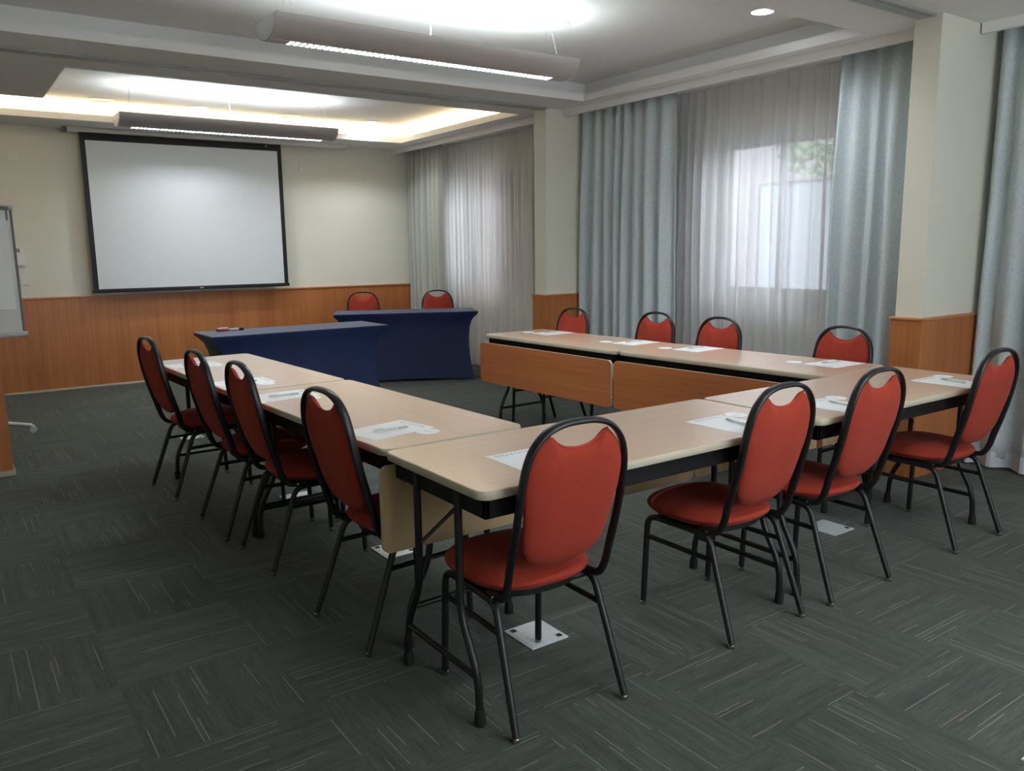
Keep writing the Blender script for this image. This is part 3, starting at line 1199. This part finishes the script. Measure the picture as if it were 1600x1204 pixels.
# ------------------------------------------------------------------ folding tables
def make_table(L, inset=(.03, .09)):
    W = .605
    t = empty('folding_table')
    hx, hy = L / 2 - .002, W / 2
    T = .74
    bm = bmesh.new()
    prism(bm, round_rect(hx - .006, hy - .006, .035), T - .010, T)
    top = obj('tabletop', bm, 'laminate', t)
    bm = bmesh.new()
    prof = [(0.0, T - .026), (.006, T - .0255), (.0085, T - .02), (.0085, T - .007), (.006, T - .001), (.0, T - .0006)]
    rings = []
    for off, z in prof:
        rings.append([bm.verts.new((x, y, z)) for x, y in round_rect(hx - .0085 + off, hy - .0085 + off, .034 + off)])
    inner = [bm.verts.new((x, y, T - .026)) for x, y in round_rect(hx - .03, hy - .03, .02)]
    rr = [inner] + rings
    for A, B in zip(rr, rr[1:]):
        n = len(A)
        for j in range(n):
            bm.faces.new((A[j], A[(j + 1) % n], B[(j + 1) % n], B[j]))
    bm.faces.new(inner[::-1])
    obj('edge_band', bm, 'edge', top, True)
    bm = bmesh.new()
    ax, ay = hx - .03, hy - .03
    box(bm, -ax, ax, -ay, -ay + .018, T - .09, T - .026, .003)
    box(bm, -ax, ax, ay - .018, ay, T - .09, T - .026, .003)
    box(bm, -ax, -ax + .018, -ay, ay, T - .09, T - .026, .003)
    box(bm, ax - .018, ax, -ay, ay, T - .09, T - .026, .003)
    obj('apron', bm, 'apron', t)
    # modesty panel hung on the +Y side
    bm = bmesh.new()
    pts = round_rect(hx + .003, .155, .03)
    y0, y1 = hy + .018, hy + .032
    A = [bm.verts.new((x, y0, .525 + z)) for x, z in pts]
    B = [bm.verts.new((x, y1, .525 + z)) for x, z in pts]
    bm.faces.new(A).material_index = 1
    bm.faces.new(B[::-1]).material_index = 0
    n = len(A)
    for j in range(n):
        bm.faces.new((A[j], A[(j + 1) % n], B[(j + 1) % n], B[j])).material_index = 2
    pn = obj('modesty_panel', bm, ['panel', 'panelback', 'edge'], t)
    for s in (-1, 1):
        bm = bmesh.new()
        box(bm, s * (hx - .10) - .012, s * (hx - .10) + .012, hy - .03, hy + .022, .655, .668, .002)
        box(bm, s * (hx - .10) - .012, s * (hx - .10) + .012, hy + .014, hy + .018, .60, .668, .002)
        obj('panel_bracket', bm, 'chrome', pn)
    # legs
    for s in (-1, 1):
        lx = s * (hx - inset[0 if s < 0 else 1])
        for q in (-1, 1):
            bm = bmesh.new()
            pth = fillet([(lx, q * .125, T - .03), (lx, q * .125, .32), (lx, q * .218, .155), (lx, q * .225, .0)], .06, 6)
            tube(bm, pth, .0125)
            leg = obj('leg', bm, 'black', t, True)
            bm = bmesh.new()
            lathe(bm, [(.0175, 0), (.0175, .03), (.0135, .05)], 16, lx, q * .225)
            obj('rubber_foot', bm, 'rubber', leg, True)
        bm = bmesh.new()
        tube(bm, [(lx, -.219, .148), (lx, .219, .148)], .0105)
        obj('crossbar', bm, 'black', t, True)
        for q in (1,):
            bm = bmesh.new()
            tube(bm, [(lx, q * .112, .47), (lx - s * .30, q * .06, T - .03)], .0065, seg=8)
            obj('folding_brace', bm, 'black', t, True)
    return t


GT = 'folding tables set in a U'
tabA = make_table(1.54)
tabA.location, tabA.rotation_euler = (1.925, 2.10, 0), (0, 0, 0)
tag(tabA, 'folding table nearest the camera, left half of the front row', 'table', GT)
c = make_table(1.54, (.012, .09))
c.location = (3.472, 2.10, 0)
tag(c, 'folding table forming the right half of the front row, ending by the pillar', 'table', GT)
TB = [((1.365, 4.635, 0), D(-90 + 2.4), 'folding table at the far end of the left row, toward the blue table'),
      ((1.437, 3.157, 0), D(-90 + 2.4), 'folding table at the near end of the left row, joined to the front row'),
      ((3.815, 4.620, 0), D(90 + 1.9), 'folding table at the far end of the right row, with an orange wood modesty panel'),
      ((3.900, 3.148, 0), D(90 + 3.8), 'folding table at the near end of the right row, in front of the sheer curtain')]
for i, (loc, rz, lab) in enumerate(TB):
    c = make_table(1.475, [(.10, .02), (.018, .016), (.03, .10), (.03, .012)][i])
    c.location, c.rotation_euler = loc, (0, 0, rz)
    tag(c, lab, 'table', GT)


# ------------------------------------------------------------------ blue stretch-covered tables
def covered_table(x, y, rz, label, hx, hy):
    t = empty('covered_table', (x, y, 0), rz)
    tag(t, label, 'table', 'tables under blue stretch covers')
    T = .745
    bm = bmesh.new()
    N = 26

    def ring(z, ix, iy, bow, lift=0.0):
        pts = []
        cs = [(-hx + ix, -hy + iy), (hx - ix, -hy + iy), (hx - ix, hy - iy), (-hx + ix, hy - iy)]
        for k in range(4):
            a, b = cs[k], cs[(k + 1) % 4]
            nx_, ny_ = (b[1] - a[1]), -(b[0] - a[0])
            l = math.hypot(nx_, ny_)
            for j in range(N):
                u = j / N
                w = 4 * u * (1 - u)
                pts.append((a[0] + (b[0] - a[0]) * u - nx_ / l * bow * w, a[1] + (b[1] - a[1]) * u - ny_ / l * bow * w, z + lift * w))
        return [bm.verts.new(p_) for p_ in pts]
    rings = [ring(T, .004, .004, 0), ring(T - .006, 0, 0, 0)]
    for z, i, b in ((T - .03, .006, .0), (.69, .030, -.012), (.65, .058, -.022), (.58, .080, -.026), (.48, .088, -.024), (.36, .086, -.018),
                    (.24, .076, -.012), (.12, .062, -.006), (.035, .050, 0), (.002, .046, 0)):
        rings.append(ring(z, i * 1.15, i * .8, b, lift=.028 * max(0, 1 - z / .12) if z < .12 else 0))
    for A, B in zip(rings, rings[1:]):
        n = len(A)
        for j in range(n):
            bm.faces.new((A[j], B[j], B[(j + 1) % n], A[(j + 1) % n]))
    bm.faces.new(rings[0])
    cov = obj('stretch_cover', bm, 'navy', t, True)
    for sx in (-1, 1):
        for sy in (-1, 1):
            bm = bmesh.new()
            tube(bm, [(sx * (hx - .075), sy * (hy - .065), 0), (sx * (hx - .075), sy * (hy - .065), .06)], .014)
            obj('leg', bm, 'black', t, True)
    return t


covered_table(2.49, 6.82, D(.6), 'nearer table under a navy blue stretch cover, left of the other blue table', .77, .275)
covered_table(4.155, 7.915, D(-25.5), 'farther table under a navy blue stretch cover, standing askew before two chairs', .765, .265)

# eraser and marker on the nearer blue table
t = empty('board_eraser', (1.935, 7.0, .746), D(5))
tag(t, 'red and pink board eraser on the nearer blue table', 'eraser')
bm = bmesh.new()
box(bm, -.05, .05, -.022, .022, 0, .012, .002)
obj('felt', bm, 'red', t)
bm = bmesh.new()
box(bm, -.046, .046, -.02, .02, .012, .028, .006)
obj('grip', bm, 'pink', t, True)
t = empty('marker_pen', (2.035, 6.985, .746), D(-8))
tag(t, 'pale marker pen with a black cap beside the eraser on the blue table', 'marker')
bm = bmesh.new()
tube(bm, [(-.05, 0, .010), (.03, 0, .010)], .0095)
obj('barrel', bm, 'lightgrey', t, True)
bm = bmesh.new()
tube(bm, [(.03, 0, .010), (.032, 0, .010), (.07, 0, .010), (.073, 0, .010)], .0105, radii=[.9, 1, 1, .7])
obj('cap', bm, 'rubber', t, True)

# ------------------------------------------------------------------ place settings: sheet, pen, coaster
PW, PH = .205, .285


def make_text(name, body, size, mat, parent, loc, spacing=1.0):
    cu = bpy.data.curves.new(name, 'FONT')
    cu.body = body
    cu.size = size
    cu.space_character = spacing
    cu.align_x = 'CENTER'
    cu.align_y = 'CENTER'
    cu.extrude = .00003
    cu.materials.append(M[mat])
    tmp = bpy.data.objects.new(name, cu)
    COL.objects.link(tmp)
    dg = bpy.context.evaluated_depsgraph_get()
    me = bpy.data.meshes.new_from_object(tmp.evaluated_get(dg))
    bpy.data.objects.remove(tmp)
    bpy.data.curves.remove(cu)
    o = bpy.data.objects.new(name, me)
    COL.objects.link(o)
    o.parent = parent
    o.location = loc
    return o


bm = bmesh.new()
box(bm, -PW / 2, PW / 2, -PH / 2, PH / 2, 0, .0008)
sheet0 = obj('paper_sheet', bm, 'paper', None)
make_text('header_print', 'NOVOTEL', .030, 'ink', sheet0, (0, PH / 2 - .026, .0009), 1.15)
make_text('corner_print', 'N', .010, 'ink2', sheet0, (.085, -.005, .0009))

pen0 = empty('ballpoint_pen')
bm = bmesh.new()
tube(bm, [(0, -.07, .0065), (0, -.066, .0065), (0, .03, .0065)], .0042, radii=[.6, 1, 1], seg=10)
obj('barrel', bm, 'pen', pen0, True)
bm = bmesh.new()
tube(bm, [(0, .03, .0065), (0, .032, .0065), (0, .062, .0065), (0, .072, .0065)], .0046, radii=[1, 1, .9, .3], seg=10)
obj('grip', bm, 'pencap', pen0, True)
bm = bmesh.new()
box(bm, -.0015, .0015, -.066, -.03, .0118, .0135, .0004)
obj('clip', bm, 'chrome', pen0)

bm = bmesh.new()
lathe(bm, [(.044, 0), (.045, .0006), (.044, .0015), (.02, .0015)], 36)
coast0 = obj('paper_coaster', bm, 'paper', None, False)
make_text('coaster_print', 'NOVOTEL', .011, 'ink', coast0, (0, 0, .0016))

ST = [
    ((1.485, 1.985), 0, 'in front of the nearest chair'),
    ((2.381, 1.955), 0, 'in front of the second chair of the front row'),
    ((3.008, 1.925), 0, 'in front of the third chair of the front row'),
    ((3.940, 1.935), 0, 'at the right end of the front row, nearest the pillar'),
    ((1.205, 5.030), -84, 'at the far end of the left row'),
    ((1.235, 4.175), -88, 'by the second chair from the left row far end'),
    ((1.262, 3.650), -86, 'by the third chair from the left row far end'),
    ((1.320, 2.685), -78, 'before the nearest chair of the left row'),
    ((3.945, 5.030), 88, 'before the chair at the far pillar, right row'),
    ((3.970, 4.130), 92, 'by the second chair from the right row far end'),
    ((4.025, 3.600), 93, 'on the right row, by the chair before the sheer'),
    ((4.085, 2.650), 90, 'at the near end of the right row'),
]
for i, ((x, y), deg, where) in enumerate(ST):
    s = sheet0 if i == 0 else copy_tree(sheet0)
    s.location, s.rotation_euler = (x, y, .7402), (0, 0, D(deg))
    tag(s, 'white paper sheet ' + where, 'paper', 'paper sheets on the tables')
    ca, sa = math.cos(D(deg)), math.sin(D(deg))

    def loc(u, v, z):
        return (x + u * ca - v * sa, y + u * sa + v * ca, z)
    p_ = pen0 if i == 0 else copy_tree(pen0)
    p_.location, p_.rotation_euler = loc(.022, -.005, .7410), (0, 0, D(deg + (-14 if i % 2 else -9)))
    tag(p_, 'pale green pen ' + where, 'pen', 'pens on the paper sheets')
    k_ = coast0 if i == 0 else copy_tree(coast0)
    k_.location, k_.rotation_euler = loc(*(((.150, .108), (.137, .075), (.180, .118))[i // 4]), .7402), (0, 0, D(deg))
    tag(k_, 'round white coaster ' + where, 'coaster', 'paper coasters on the tables')


# ------------------------------------------------------------------ floor boxes
def floor_box(x, y, label, i):
    t = empty('floor_outlet', (x, y, 0))
    tag(t, label, 'floor outlet', 'metal floor outlet boxes')
    bm = bmesh.new()
    box(bm, -.083, .083, -.088, .088, 0, .005, .0015)
    obj('frame', bm, 'plate', t)
    bm = bmesh.new()
    box(bm, -.074, .074, -.079, .079, .005, .0068, .001)
    lid = obj('lid', bm, 'plate', t)
    for sx, sy in ((1, -1), (-1, 1)):
        bm = bmesh.new()
        box(bm, sx * .058 - .011, sx * .058 + .011, sy * .062 - .011, sy * .062 + .011, .0068, .0074)
        obj('cable_notch', bm, 'darkgap', lid)
    return t


for i, (x, y, lab) in enumerate([
        (1.665, 2.235, 'metal floor outlet plate under the nearest chair'),
        (3.528, 2.270, 'metal floor outlet plate under the third chair of the front row'),
        (1.575, 4.400, 'metal floor outlet plate under the left table row, at its middle'),
        (1.640, 3.320, 'metal floor outlet plate beside the hanging beige panel end'),
        (1.480, 6.430, 'metal floor outlet plate beneath the far end of the left table row'),
        (2.374, 0.768, 'metal floor outlet plate at the bottom right corner of the photo')]):
    floor_box(x, y, lab, i)
